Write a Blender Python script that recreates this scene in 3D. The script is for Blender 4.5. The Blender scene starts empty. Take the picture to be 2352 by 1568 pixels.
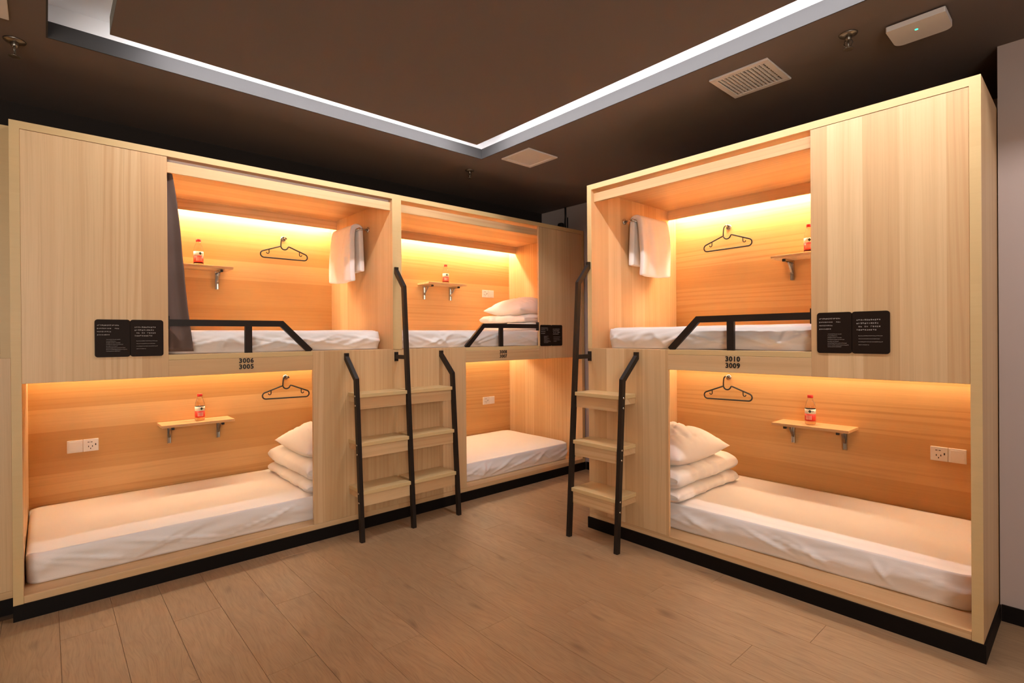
import bpy, bmesh, math, random
from mathutils import Vector, Matrix, noise

S = bpy.context.scene
COL = S.collection
rnd = random.Random(7)

# ---------------------------------------------------------------- camera, world, exposure
cam_d = bpy.data.cameras.new('camera')
cam = bpy.data.objects.new('camera', cam_d)
COL.objects.link(cam)
S.camera = cam
cam_d.sensor_width = 36.0
cam_d.lens = 1201.02 * 36.0 / 2352.0
cam_d.shift_x = 2.81 / 2352.0
cam_d.shift_y = -9.36 / 2352.0
cam_d.clip_start = 0.02
_yaw, _pit, _rol = math.radians(48.3198), math.radians(-0.1379), math.radians(-0.4317)
_f = Vector((-math.sin(_yaw) * math.cos(_pit), math.cos(_yaw) * math.cos(_pit), math.sin(_pit)))
_r = Vector((math.cos(_yaw), math.sin(_yaw), 0))
_u = _r.cross(_f)
_r2 = math.cos(_rol) * _r + math.sin(_rol) * _u
_u2 = -math.sin(_rol) * _r + math.cos(_rol) * _u
_m = Matrix((_r2, _u2, -_f)).transposed().to_4x4()
_m.translation = Vector((3.3358, 0.1195, 1.3031))
cam.matrix_world = _m

FILL_DAYLIGHT = 13.5            # added fill: sky light entering by an invented, unseen window
world = bpy.data.worlds.new('room_world')
S.world = world
world.use_nodes = True
world.node_tree.nodes['Background'].inputs[0].default_value = (1.0, 0.93, 0.84, 1)
world.node_tree.nodes['Background'].inputs[1].default_value = FILL_DAYLIGHT

COVE_POWER = 100.0          # cool white strip in the ceiling slot
COVE_COLOR = (1.0, 0.95, 0.97)
BUNK_POWER = 190.0          # warm strips at the back of every upper berth
BUNK_POWER_LOW = 85.0       # the lower berths' strips are dimmer
BUNK_COLOR = (1.0, 0.86, 0.62)
S.view_settings.view_transform = 'Standard'
S.view_settings.look = 'None'
S.view_settings.gamma = 1.0
S.view_settings.use_curve_mapping = False
S.view_settings.exposure = 0.0
S.cycles.use_denoising = True
S.cycles.max_bounces = 10
S.cycles.diffuse_bounces = 7
S.cycles.glossy_bounces = 4
S.cycles.transmission_bounces = 8
S.cycles.sample_clamp_indirect = 30.0
S.cycles.caustics_reflective = False
S.cycles.caustics_refractive = False

# ---------------------------------------------------------------- materials
def new_mat(name):
    m = bpy.data.materials.new(name)
    m.use_nodes = True
    nt = m.node_tree
    return m, nt, nt.nodes['Principled BSDF']

def plain(name, col, rough=0.5, metal=0.0, spec=0.5, **kw):
    m, nt, b = new_mat(name)
    b.inputs['Base Color'].default_value = (*col, 1)
    b.inputs['Roughness'].default_value = rough
    b.inputs['Metallic'].default_value = metal
    b.inputs['Specular IOR Level'].default_value = spec
    for k, v in kw.items():
        b.inputs[k].default_value = v
    return m

def emit(name, col, power):
    m = bpy.data.materials.new(name)
    m.use_nodes = True
    nt = m.node_tree
    nt.nodes.remove(nt.nodes['Principled BSDF'])
    e = nt.nodes.new('ShaderNodeEmission')
    e.inputs[0].default_value = (*col, 1)
    e.inputs[1].default_value = power
    nt.links.new(e.outputs[0], nt.nodes['Material Output'].inputs[0])
    return m

def math_node(nt, op, a, b=None):
    n = nt.nodes.new('ShaderNodeMath')
    n.operation = op
    for i, v in enumerate((a, b)):
        if v is None:
            continue
        if isinstance(v, (int, float)):
            n.inputs[i].default_value = v
        else:
            nt.links.new(v, n.inputs[i])
    return n.outputs[0]

def ramp(nt, fac, stops):
    n = nt.nodes.new('ShaderNodeValToRGB')
    el = n.color_ramp.elements
    while len(el) < len(stops):
        el.new(0.5)
    for e, (p, c) in zip(el, stops):
        e.position = p
        e.color = (*c, 1) if len(c) == 3 else c
    nt.links.new(fac, n.inputs[0])
    return n.outputs[0]

def mix(nt, fac, a, b, mode='MIX'):
    n = nt.nodes.new('ShaderNodeMix')
    n.data_type = 'RGBA'
    n.blend_type = mode
    for i, v in ((0, fac), (6, a), (7, b)):
        if isinstance(v, (int, float)):
            n.inputs[i].default_value = v
        elif isinstance(v, tuple):
            n.inputs[i].default_value = (*v, 1)
        else:
            nt.links.new(v, n.inputs[i])
    return n.outputs[2]

def combine(nt, x, y, z):
    n = nt.nodes.new('ShaderNodeCombineXYZ')
    for i, v in enumerate((x, y, z)):
        if isinstance(v, (int, float)):
            n.inputs[i].default_value = v
        else:
            nt.links.new(v, n.inputs[i])
    return n.outputs[0]

def tex_noise(nt, vec, scale=1.0, detail=3.0, rough=0.5, dist=0.0):
    n = nt.nodes.new('ShaderNodeTexNoise')
    n.inputs['Scale'].default_value = scale
    n.inputs['Detail'].default_value = detail
    n.inputs['Roughness'].default_value = rough
    n.inputs['Distortion'].default_value = dist
    nt.links.new(vec, n.inputs['Vector'])
    return n.outputs[0]

def wood(name, grain, base, light, red, strip_scale=6.0, rough=0.42, strength=1.0):
    """light ash laminate: glued staves of uneven width, fine straight grain, a few reddish flames"""
    m, nt, b = new_mat(name)
    tc = nt.nodes.new('ShaderNodeTexCoord')
    oi = nt.nodes.new('ShaderNodeObjectInfo')
    sp = nt.nodes.new('ShaderNodeSeparateXYZ')
    nt.links.new(tc.outputs['Object'], sp.inputs[0])
    r = oi.outputs['Random']
    x, y, z = sp.outputs
    if grain == 'V':
        across = math_node(nt, 'ADD', x, y)
        along = z
    elif grain == 'H':
        across = math_node(nt, 'ADD', y, z)
        along = x
    else:
        across = math_node(nt, 'ADD', x, z)
        along = y
    across = math_node(nt, 'ADD', across, math_node(nt, 'MULTIPLY', r, 13.7))
    along = math_node(nt, 'ADD', along, math_node(nt, 'MULTIPLY', r, 5.3))
    wig = tex_noise(nt, combine(nt, math_node(nt, 'MULTIPLY', across, 2.0), math_node(nt, 'MULTIPLY', along, 0.8), 0.0), 1, 2)
    wa = math_node(nt, 'ADD', across, math_node(nt, 'MULTIPLY', wig, 0.035))
    vo = nt.nodes.new('ShaderNodeTexVoronoi')
    vo.voronoi_dimensions = '1D'
    vo.inputs['Scale'].default_value = strip_scale
    nt.links.new(across, vo.inputs['W'])
    vs = nt.nodes.new('ShaderNodeSeparateColor')
    nt.links.new(vo.outputs['Color'], vs.inputs[0])
    stave, stave2 = vs.outputs[0], vs.outputs[1]
    st9 = math_node(nt, 'MULTIPLY', stave, 9.0)
    # soft bands a few centimetres wide, narrow darker streaks, and hair-fine pores
    kf = 26.0 if grain == 'V' else 12.0
    ks = 75.0 if grain == 'V' else 40.0
    band = tex_noise(nt, combine(nt, math_node(nt, 'MULTIPLY', wa, kf), math_node(nt, 'MULTIPLY', along, 0.35), st9), 1, 2, 0.5)
    streak = tex_noise(nt, combine(nt, math_node(nt, 'MULTIPLY', wa, ks), math_node(nt, 'MULTIPLY', along, 0.7), st9), 1, 3, 0.55)
    fine = tex_noise(nt, combine(nt, math_node(nt, 'MULTIPLY', wa, 260.0), math_node(nt, 'MULTIPLY', along, 3.0), stave), 1, 3, 0.6)
    wv = nt.nodes.new('ShaderNodeTexWave')
    wv.inputs['Scale'].default_value = 1.0
    wv.inputs['Distortion'].default_value = 14.0
    wv.inputs['Detail'].default_value = 2.0
    wv.inputs['Detail Scale'].default_value = 0.6
    nt.links.new(combine(nt, math_node(nt, 'MULTIPLY', wa, 9.0), math_node(nt, 'MULTIPLY', along, 0.5), st9), wv.inputs['Vector'])
    flame = ramp(nt, wv.outputs['Fac'], [(0.62, (0, 0, 0)), (0.97, (1, 1, 1))])
    c = mix(nt, math_node(nt, 'MULTIPLY', stave, strength), base, light)
    pink = math_node(nt, 'MULTIPLY', math_node(nt, 'POWER', stave2, 2.0), 0.60 * strength)
    c = mix(nt, pink, c, red)
    c = mix(nt, math_node(nt, 'MULTIPLY', ramp(nt, band, [(0.45, (0, 0, 0)), (0.75, (1, 1, 1))]), 0.32 * strength), c, red)
    fl = math_node(nt, 'MULTIPLY', math_node(nt, 'MULTIPLY', flame, 0.42 * strength), ramp(nt, vs.outputs[2], [(0.45, (0, 0, 0)), (0.6, (1, 1, 1))]))
    c = mix(nt, fl, c, red)
    c = mix(nt, math_node(nt, 'MULTIPLY', ramp(nt, streak, [(0.55, (0, 0, 0)), (0.78, (1, 1, 1))]), 0.38 * strength), c, tuple(v * 0.85 for v in red))
    c = mix(nt, math_node(nt, 'MULTIPLY', ramp(nt, fine, [(0.45, (0, 0, 0)), (0.75, (1, 1, 1))]), 0.20 * strength), c, tuple(v * 0.72 for v in red))
    nt.links.new(c, b.inputs['Base Color'])
    b.inputs['Roughness'].default_value = rough
    b.inputs['Specular IOR Level'].default_value = 0.35
    return m

ASH_B, ASH_L, ASH_R = (0.60, 0.380, 0.185), (0.74, 0.520, 0.285), (0.53, 0.295, 0.130)
M = {}
M['ash_v'] = wood('ash_laminate_upright', 'V', ASH_B, ASH_L, ASH_R)
M['ash_h'] = wood('ash_laminate_lengthwise', 'H', ASH_B, ASH_L, ASH_R, 9.0)
M['ash_d'] = wood('ash_laminate_depthwise', 'D', ASH_B, ASH_L, ASH_R, 9.0)
M['ash_edge'] = wood('ash_edge_banding', 'H', (0.62, 0.435, 0.205), (0.66, 0.475, 0.23), (0.58, 0.385, 0.175), 9.0, 0.45, 0.35)
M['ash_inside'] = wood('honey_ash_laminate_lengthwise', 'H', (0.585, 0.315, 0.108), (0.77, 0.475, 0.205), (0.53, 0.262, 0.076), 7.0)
M['black_paint'] = plain('black_powder_coat', (0.017, 0.011, 0.008), 0.42, 0, 0.3)
M['black_base'] = plain('black_skirting', (0.007, 0.0045, 0.0035), 0.6, 0, 0.12)
M['black_plastic'] = plain('black_plastic', (0.014, 0.012, 0.011), 0.4)
M['sign_black'] = plain('sign_black', (0.016, 0.008, 0.0045), 0.55, 0, 0.12)
M['sign_print'] = plain('sign_white_print', (0.66, 0.58, 0.52), 0.6)
M['chrome'] = plain('brushed_steel', (0.62, 0.58, 0.52), 0.22, 1.0)
M['steel_dark'] = plain('dark_steel', (0.30, 0.27, 0.23), 0.35, 1.0)
M['white_paint'] = plain('white_paint', (0.80, 0.80, 0.80), 0.6)
M['fascia_dimmed'] = plain('dimmed_fascia_board', (0.048, 0.047, 0.047), 0.8, 0, 0.2)  # shade put into the base colour, offsetting the strong slot light
M['rim_grey'] = plain('grey_green_board_edge', (0.30, 0.31, 0.27), 0.7)
M['white_plastic'] = plain('white_plastic', (0.78, 0.75, 0.72), 0.35)
M['vent_white'] = plain('vent_white', (0.74, 0.70, 0.66), 0.45)
M['dark_hole'] = plain('dark_hole', (0.02, 0.018, 0.016), 0.8)
M['ceiling_dark'] = plain('dark_ceiling_paint', (0.150, 0.115, 0.095), 0.75)
M['wall_mauve'] = plain('mauve_grey_wall_paint', (0.46, 0.375, 0.335), 0.8)
M['wall_dark'] = plain('dark_wall_paint', (0.022, 0.016, 0.013), 0.85, 0, 0.2)
M['red_cap'] = plain('red_cap_plastic', (0.72, 0.03, 0.02), 0.35)
M['label_white'] = plain('label_white', (0.85, 0.82, 0.72), 0.5)
M['label_red'] = plain('label_red', (0.75, 0.05, 0.035), 0.5)
M['label_pink'] = plain('label_pale_print', (0.90, 0.40, 0.33), 0.5)
M['label_green'] = plain('label_dark_green', (0.03, 0.05, 0.02), 0.5)
M['bottle'] = plain('clear_bottle_water', (1, 1, 1), 0.03, 0, 0.5, **{'Transmission Weight': 1.0, 'IOR': 1.30})
M['green_led'] = emit('green_indicator', (0.05, 1.0, 0.45), 3.0)
M['cove_led'] = emit('cove_strip_glow', COVE_COLOR, COVE_POWER)
M['bunk_led'] = emit('bunk_strip_glow', BUNK_COLOR, BUNK_POWER)
M['bunk_led_low'] = emit('bunk_low_strip_glow', BUNK_COLOR, BUNK_POWER_LOW)

def fabric(name, col, scale=260.0, bump=0.15, rough=0.9):
    m, nt, b = new_mat(name)
    tc = nt.nodes.new('ShaderNodeTexCoord')
    n = tex_noise(nt, tc.outputs['Object'], scale, 2)
    n2 = tex_noise(nt, tc.outputs['Object'], 7.0, 3)
    c = mix(nt, math_node(nt, 'MULTIPLY', n2, 0.25), col, tuple(v * 0.86 for v in col))
    nt.links.new(c, b.inputs['Base Color'])
    bp = nt.nodes.new('ShaderNodeBump')
    bp.inputs['Strength'].default_value = bump
    bp.inputs['Distance'].default_value = 0.002
    nt.links.new(n, bp.inputs['Height'])
    nt.links.new(bp.outputs[0], b.inputs['Normal'])
    b.inputs['Roughness'].default_value = rough
    b.inputs['Specular IOR Level'].default_value = 0.2
    return m

M['sheet'] = fabric('white_cotton_sheet', (0.82, 0.77, 0.73))
M['quilt'] = fabric('white_cotton_quilt', (0.80, 0.75, 0.69))
M['towel'] = fabric('white_terry_towel', (0.84, 0.80, 0.76), 420, 0.5)
M['curtain'] = fabric('grey_brown_curtain_cloth', (0.150, 0.098, 0.080), 500, 0.2, 0.7)

def floor_mat():
    m, nt, b = new_mat('oak_laminate_floor')
    tc = nt.nodes.new('ShaderNodeTexCoord')
    oi = nt.nodes.new('ShaderNodeObjectInfo')
    sp = nt.nodes.new('ShaderNodeSeparateXYZ')
    nt.links.new(tc.outputs['Object'], sp.inputs[0])
    r = oi.outputs['Random']
    x, y, z = sp.outputs
    x2 = math_node(nt, 'ADD', x, math_node(nt, 'MULTIPLY', r, 31.0))
    y2 = math_node(nt, 'ADD', y, math_node(nt, 'MULTIPLY', r, 17.0))
    warp = tex_noise(nt, combine(nt, math_node(nt, 'MULTIPLY', x2, 2.5), math_node(nt, 'MULTIPLY', y2, 7.0), 0.0), 1, 2)
    yw = math_node(nt, 'ADD', y2, math_node(nt, 'MULTIPLY', warp, 0.10))
    fine = tex_noise(nt, combine(nt, math_node(nt, 'MULTIPLY', x2, 9.0), math_node(nt, 'MULTIPLY', yw, 190.0), 0.0), 1, 4, 0.65)
    ring = math_node(nt, 'FRACT', math_node(nt, 'MULTIPLY', tex_noise(nt, combine(nt, math_node(nt, 'MULTIPLY', x2, 1.3), math_node(nt, 'MULTIPLY', y2, 8.0), 0.0), 1, 1.5), 11.0))
    ring = ramp(nt, ring, [(0.0, (1, 1, 1)), (0.45, (0, 0, 0)), (0.8, (0, 0, 0)), (1.0, (1, 1, 1))])
    blot = tex_noise(nt, combine(nt, math_node(nt, 'MULTIPLY', x2, 2.0), math_node(nt, 'MULTIPLY', yw, 16.0), 0.0), 1, 3)
    vk = nt.nodes.new('ShaderNodeTexVoronoi')
    vk.inputs['Scale'].default_value = 1.0
    nt.links.new(combine(nt, math_node(nt, 'MULTIPLY', x2, 2.6), math_node(nt, 'MULTIPLY', yw, 8.0), 3.0), vk.inputs['Vector'])
    knot = ramp(nt, vk.outputs['Distance'], [(0.03, (1, 1, 1)), (0.17, (0, 0, 0))])
    c = mix(nt, r, (0.350, 0.217, 0.114), (0.390, 0.247, 0.133))
    c = mix(nt, math_node(nt, 'MULTIPLY', ring, 0.36), c, (0.26, 0.150, 0.077))
    c = mix(nt, math_node(nt, 'MULTIPLY', ramp(nt, blot, [(0.42, (0, 0, 0)), (0.72, (1, 1, 1))]), 0.40), c, (0.26, 0.152, 0.080))
    c = mix(nt, math_node(nt, 'MULTIPLY', ramp(nt, fine, [(0.45, (0, 0, 0)), (0.70, (1, 1, 1))]), 0.45), c, (0.175, 0.096, 0.048))
    c = mix(nt, math_node(nt, 'MULTIPLY', knot, 0.55), c, (0.115, 0.062, 0.032))
    nt.links.new(c, b.inputs['Base Color'])
    b.inputs['Roughness'].default_value = 0.42
    b.inputs['Specular IOR Level'].default_value = 0.35
    return m
M['floor'] = floor_mat()
M['floor_gap'] = plain('floor_joint_dark', (0.13, 0.08, 0.048), 0.8)

# ---------------------------------------------------------------- mesh helpers
class MB:
    """collects shapes into one mesh"""
    def __init__(self):
        self.bm = bmesh.new()
        self.mats = []
    def mi(self, m):
        if m not in self.mats:
            self.mats.append(m)
        return self.mats.index(m)
    def box(self, x0, x1, y0, y1, z0, z1, mat=0, bevel=0.0, seg=1):
        x0, x1 = min(x0, x1), max(x0, x1)
        y0, y1 = min(y0, y1), max(y0, y1)
        r = bmesh.ops.create_cube(self.bm, size=1.0)
        vs = r['verts']
        for v in vs:
            v.co = Vector(((x0 + x1) / 2 + v.co.x * (x1 - x0), (y0 + y1) / 2 + v.co.y * (y1 - y0), (z0 + z1) / 2 + v.co.z * (z1 - z0)))
        fs = list({f for v in vs for f in v.link_faces})
        for f in fs:
            f.material_index = mat
        if bevel > 0:
            es = list({e for v in vs for e in v.link_edges})
            bmesh.ops.bevel(self.bm, geom=es, offset=bevel, segments=seg, affect='EDGES', profile=0.5)
        return self
    def prism(self, pts, axis, a, b, mat=0):
        """polygon pts (2D) extruded along axis between a and b"""
        def mk(p, t):
            if axis == 'x':
                return Vector((t, p[0], p[1]))
            if axis == 'y':
                return Vector((p[0], t, p[1]))
            return Vector((p[0], p[1], t))
        va = [self.bm.verts.new(mk(p, a)) for p in pts]
        vb = [self.bm.verts.new(mk(p, b)) for p in pts]
        n = len(pts)
        fs = [self.bm.faces.new(va), self.bm.faces.new(list(reversed(vb)))]
        for i in range(n):
            fs.append(self.bm.faces.new((va[i], vb[i], vb[(i + 1) % n], va[(i + 1) % n])))
        for f in fs:
            f.material_index = mat
        return self
    def tube(self, pts, rad, sides=8, mat=0, closed=False, square=None, up=Vector((0, 0, 1))):
        pts = [Vector(p) for p in pts]
        n = len(pts)
        rings = []
        for i, p in enumerate(pts):
            if closed:
                t = (pts[(i + 1) % n] - pts[i - 1]).normalized()
                a = (pts[i] - pts[i - 1]).normalized(); b = (pts[(i + 1) % n] - pts[i]).normalized()
            else:
                a = (pts[i] - pts[i - 1]).normalized() if i else (pts[1] - pts[0]).normalized()
                b = (pts[i + 1] - pts[i]).normalized() if i < n - 1 else a
                t = (a + b).normalized()
            ref = up if abs(t.dot(up)) < 0.97 else Vector((1, 0, 0))
            s = t.cross(ref).normalized()
            w = s.cross(t).normalized()
            c = max(0.5, t.dot(b))
            ring = []
            if square:
                hw, hh = square[0] / 2, square[1] / 2
                for q in ((-1, -1), (1, -1), (1, 1), (-1, 1)):
                    ring.append(self.bm.verts.new(p + s * q[0] * hw + w * q[1] * hh / c))
            else:
                for k in range(sides):
                    an = 2 * math.pi * k / sides
                    ring.append(self.bm.verts.new(p + (s * math.cos(an) + w * math.sin(an)) * rad))
            rings.append(ring)
        k = len(rings[0])
        fs = []
        for i in range(n if closed else n - 1):
            A, B = rings[i], rings[(i + 1) % n]
            for j in range(k):
                fs.append(self.bm.faces.new((A[j], A[(j + 1) % k], B[(j + 1) % k], B[j])))
        if not closed:
            fs.append(self.bm.faces.new(list(reversed(rings[0]))))
            fs.append(self.bm.faces.new(rings[-1]))
        for f in fs:
            f.material_index = mat
            if not square:
                f.smooth = True
        return self
    def lathe(self, prof, cx=0, cy=0, seg=20, mat=0, axis='z', smooth=True, caps=True):
        """prof: (radius, height) pairs"""
        rings = []
        for r, h in prof:
            ring = []
            for k in range(seg):
                a = 2 * math.pi * k / seg
                c, s = math.cos(a) * r, math.sin(a) * r
                if axis == 'z':
                    p = (cx + c, cy + s, h)
                elif axis == 'y':
                    p = (cx + c, h, cy + s)
                else:
                    p = (h, cx + c, cy + s)
                ring.append(self.bm.verts.new(p))
            rings.append(ring)
        fs = []
        for A, B in zip(rings, rings[1:]):
            for j in range(seg):
                fs.append(self.bm.faces.new((A[j], A[(j + 1) % seg], B[(j + 1) % seg], B[j])))
        for f in fs:
            f.smooth = smooth
        if caps:
            fs.append(self.bm.faces.new(list(reversed(rings[0]))))
            fs.append(self.bm.faces.new(rings[-1]))
        for f in fs:
            f.material_index = mat
        return self
    def build(self, name, mats, parent=None, smooth=False):
        bm = self.bm
        bmesh.ops.recalc_face_normals(bm, faces=bm.faces)
        me = bpy.data.meshes.new(name)
        bm.to_mesh(me)
        bm.free()
        for m in (mats if isinstance(mats, (list, tuple)) else [mats]):
            me.materials.append(M[m] if isinstance(m, str) else m)
        if smooth:
            me.polygons.foreach_set('use_smooth', [True] * len(me.polygons))
        o = bpy.data.objects.new(name, me)
        COL.objects.link(o)
        if parent is not None:
            o.parent = parent
        return o

def empty(name, loc=(0, 0, 0), rz=0.0, parent=None):
    o = bpy.data.objects.new(name, None)
    COL.objects.link(o)
    o.location = loc
    o.rotation_euler = (0, 0, rz)
    o.empty_display_size = 0.1
    if parent is not None:
        o.parent = parent
    return o

def tag(o, label, cat, group=None):
    o['label'] = label
    o['category'] = cat
    if group:
        o['group'] = group
    return o

def struct(o):
    o['kind'] = 'structure'
    return o

def copy_tree(o, parent=None):
    c = o.copy()
    COL.objects.link(c)
    if parent is not None:
        c.parent = parent
    for ch in list(o.children):
        copy_tree(ch, c)
    return c

def grid_faces(bm, vs, nu, nv, wrap_u=False, mat=0):
    for i in range(nu if wrap_u else nu - 1):
        for j in range(nv - 1):
            f = bm.faces.new((vs[i][j], vs[(i + 1) % nu][j], vs[(i + 1) % nu][j + 1], vs[i][j + 1]))
            f.smooth = True
            f.material_index = mat

# ---------------------------------------------------------------- dimensions
W, WB, H = 2.0033, 2.0446, 2.321
WP, WL = 0.6162, 0.6086
ZS, ZB, ZL, ZT = 1.2165, 1.0972, 0.1071, 2.286
XC, YC, ZC = 1.029, 2.8792, 2.597
T = 0.036
DB = 1.06                   # front to the face of the back panel
Y_END, X_LEFT, X_RIGHT, Y_NEAR = 4.062, -1.13, 5.2, -2.25

# ================================================================= the room
fl = MB().box(X_LEFT - 0.1, X_RIGHT + 0.1, Y_NEAR - 0.1, Y_END + 0.1, -0.06, -0.006).build('floor', 'floor_gap')
struct(fl)
pw, pl_len = 0.197, 1.24
row0 = 0.355 - 14 * pw
y = row0
k = 0
while y < Y_END:
    ya, yb = max(y, Y_NEAR), min(y + pw, Y_END)
    if yb - ya > 0.02:
        x = -0.05 - ((k * 0.437) % 1.0) * pl_len
        while x < X_RIGHT:
            xa, xb = max(x, -0.05), min(x + pl_len, X_RIGHT)
            if xb - xa > 0.03:
                b = MB()
                gx = 0.0004
                b.box((xa - xb) / 2 + gx, (xb - xa) / 2 - gx, (ya - yb) / 2 + gx, (yb - ya) / 2 - gx, -0.0065, 0.0, 0, 0.0009)
                o = b.build('plank', 'floor', fl)
                o.location = ((xa + xb) / 2, (ya + yb) / 2, 0)
            x += pl_len
    y += pw
    k += 1

# ---- ceiling with the recessed slot
OX0, OX1, OY0, OY1 = 0.350, 4.70, 0.137, 2.505      # opening in the dropped ceiling
GAP = 0.197
ZLIP = 2.667
ce = MB()
for (a, b_, c, d) in ((X_LEFT, OX0 - 0.006, Y_NEAR, Y_END), (OX1 + 0.006, X_RIGHT, Y_NEAR, Y_END), (OX0 - 0.006, OX1 + 0.006, Y_NEAR, OY0 - 0.006), (OX0 - 0.006, OX1 + 0.006, OY1 + 0.006, Y_END)):
    ce.box(a, b_, c, d, ZC, ZLIP - 0.004)
ceil = struct(ce.build('ceiling', 'ceiling_dark'))
fa = MB()
fa.box(OX0 - 0.006, OX0, OY0 - 0.006, OY1 + 0.006, ZC - 0.001, ZLIP)
fa.box(OX1, OX1 + 0.006, OY0 - 0.006, OY1 + 0.006, ZC - 0.001, ZLIP)
fa.box(OX0, OX1, OY0 - 0.006, OY0, ZC - 0.001, ZLIP)
fa.box(OX0, OX1, OY1, OY1 + 0.006, ZC - 0.001, ZLIP)
fa.build('cove_fascia', 'fascia_dimmed', ceil)
RO = 0.085
ZR = 2.782
rc = MB()
x0, x1, y0, y1 = OX0 - RO, OX1 + RO, OY0 - RO, OY1 + RO
rc.box(x0 - 0.02, x1 + 0.02, y0 - 0.02, y1 + 0.02, ZR, ZR + 0.02)
rc.box(x0 - 0.02, x0, y0, y1, ZLIP - 0.004, ZR)
rc.box(x1, x1 + 0.02, y0, y1, ZLIP - 0.004, ZR)
rc.box(x0, x1, y0 - 0.02, y0, ZLIP - 0.004, ZR)
rc.box(x0, x1, y1, y1 + 0.02, ZLIP - 0.004, ZR)
for (a, b_, c, d) in ((x0, OX0 - 0.006, y0, y1), (OX1 + 0.006, x1, y0, y1), (OX0 - 0.006, OX1 + 0.006, y0, OY0 - 0.006), (OX0 - 0.006, OX1 + 0.006, OY1 + 0.006, y1)):
    rc.box(a, b_, c, d, ZLIP - 0.004, ZLIP - 0.001)
rc.build('cove_recess', 'white_paint', ceil)
px0, px1, py0, py1 = OX0 + GAP, OX1 - GAP, OY0 + GAP, OY1 - GAP
cp = MB()
cp.box(px0, px1, py0, py1, ZC, ZC + 0.006)
pan = cp.build('central_panel', 'ceiling_dark', ceil)
MB().box(px0, px1, py0, py1, ZC + 0.006, ZC + 0.075).build('panel_rim', 'rim_grey', pan)
MB().box(px0 + 0.5, px1 - 0.5, py0 + 0.5, py1 - 0.5, ZC + 0.075, ZR).build('panel_hanger', 'white_paint', pan)
# light strips clipped along the edge of the central panel, tilted down and outwards into the slot
def strip(ax, a, b_, c, sgn):
    """runs along ax from a to b_ beside the panel edge at c; sgn points away from the panel"""
    zc_ = ZC + 0.092
    def pt(t, d, z):
        return (t, c + sgn * d, z) if ax == 'x' else (c + sgn * d, t, z)
    t_, n_ = (0.866, 0.5), (0.5, -0.866)                 # along the face and out of it, as (outwards, up)
    ctr = (0.044, zc_)
    q = [(ctr[0] + s * t_[0] * 0.015 , ctr[1] + s * t_[1] * 0.015) for s in (-1, 1)]
    h = MB()
    prof = [(q[0][0], q[0][1]), (q[1][0], q[1][1]), (q[1][0] - 0.004, q[1][1] + 0.010), (-0.012, q[1][1] + 0.010), (-0.012, ZC + 0.0755), (0.0, ZC + 0.0755)]
    va = [h.bm.verts.new(pt(a, d, z)) for d, z in prof]
    vb = [h.bm.verts.new(pt(b_, d, z)) for d, z in prof]
    h.bm.faces.new(va); h.bm.faces.new(vb[::-1])
    for i in range(len(prof)):
        h.bm.faces.new((va[i], va[(i + 1) % len(prof)], vb[(i + 1) % len(prof)], vb[i]))
    ho = h.build('strip_holder', 'white_paint', pan)
    l = MB()
    e = 0.0006
    p = [(x + n_[0] * e, z + n_[1] * e) for x, z in q]
    l.bm.faces.new([l.bm.verts.new(v) for v in (pt(a, *p[0]), pt(b_, *p[0]), pt(b_, *p[1]), pt(a, *p[1]))])
    return l.build('light_strip', 'cove_led', ho)
strip('y', py0 + 0.16, py1, px0, -1)
strip('x', px0, px1, py1, 1)
strip('y', py0 + 0.28, py1, px1, 1)

# ---- walls
struct(MB().box(X_LEFT - 0.1, X_LEFT, Y_NEAR, Y_END, -0.006, ZC + 0.06).build('wall_left', 'wall_dark'))
struct(MB().box(X_LEFT - 0.1, X_RIGHT + 0.1, Y_END, Y_END + 0.1, -0.006, ZC + 0.06).build('wall_back', 'wall_mauve'))
struct(MB().box(X_LEFT - 0.1, X_RIGHT + 0.1, Y_NEAR - 0.1, Y_NEAR, -0.006, ZC + 0.06).build('wall_front', 'wall_mauve'))
WY0, WY1, WZ0, WZ1 = -2.1, 0.0, 0.85, 2.35            # opening for the added fill-light window, out of view
wf = MB()
wf.box(X_RIGHT, X_RIGHT + 0.1, Y_NEAR, WY0, -0.006, ZC + 0.06)
wf.box(X_RIGHT, X_RIGHT + 0.1, WY1, Y_END, -0.006, ZC + 0.06)
wf.box(X_RIGHT, X_RIGHT + 0.1, WY0, WY1, -0.006, WZ0)
wf.box(X_RIGHT, X_RIGHT + 0.1, WY0, WY1, WZ1, ZC + 0.06)
struct(wf.build('wall_right', 'wall_mauve'))
wn = MB()
for a, b_ in ((WY0, WY0 + 0.05), ((WY0 + WY1) / 2 - 0.025, (WY0 + WY1) / 2 + 0.025), (WY1 - 0.05, WY1)):
    wn.box(X_RIGHT + 0.03, X_RIGHT + 0.08, a, b_, WZ0, WZ1)
for a, b_ in ((WZ0, WZ0 + 0.05), (WZ1 - 0.05, WZ1)):
    wn.box(X_RIGHT + 0.03, X_RIGHT + 0.08, WY0 + 0.05, WY1 - 0.05, a, b_)
win = struct(wn.build('fill_window_1', 'white_plastic'))  # made-up window frame, put in to brighten the bunk fronts
pl_d = bpy.data.lights.new('fill_window_portal', 'AREA')
pl_d.shape = 'RECTANGLE'
pl_d.size, pl_d.size_y = WZ1 - WZ0, WY1 - WY0
pl_d.cycles.is_portal = True
pl_o = bpy.data.objects.new('fill_window_portal', pl_d)
COL.objects.link(pl_o)
pl_o.location = (X_RIGHT + 0.11, (WY0 + WY1) / 2, (WZ0 + WZ1) / 2)
pl_o.rotation_euler = (0, math.pi / 2, 0)
struct(MB().box(XC + W + 0.004, X_RIGHT, YC + 0.470, YC + 0.59, 0, ZC).build('wall_alcove', 'wall_mauve'))
struct(MB().box(XC + W + 0.010, X_RIGHT, YC + 0.460, YC + 0.470, 0, 0.073).build('baseboard_alcove', 'black_base'))
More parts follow.
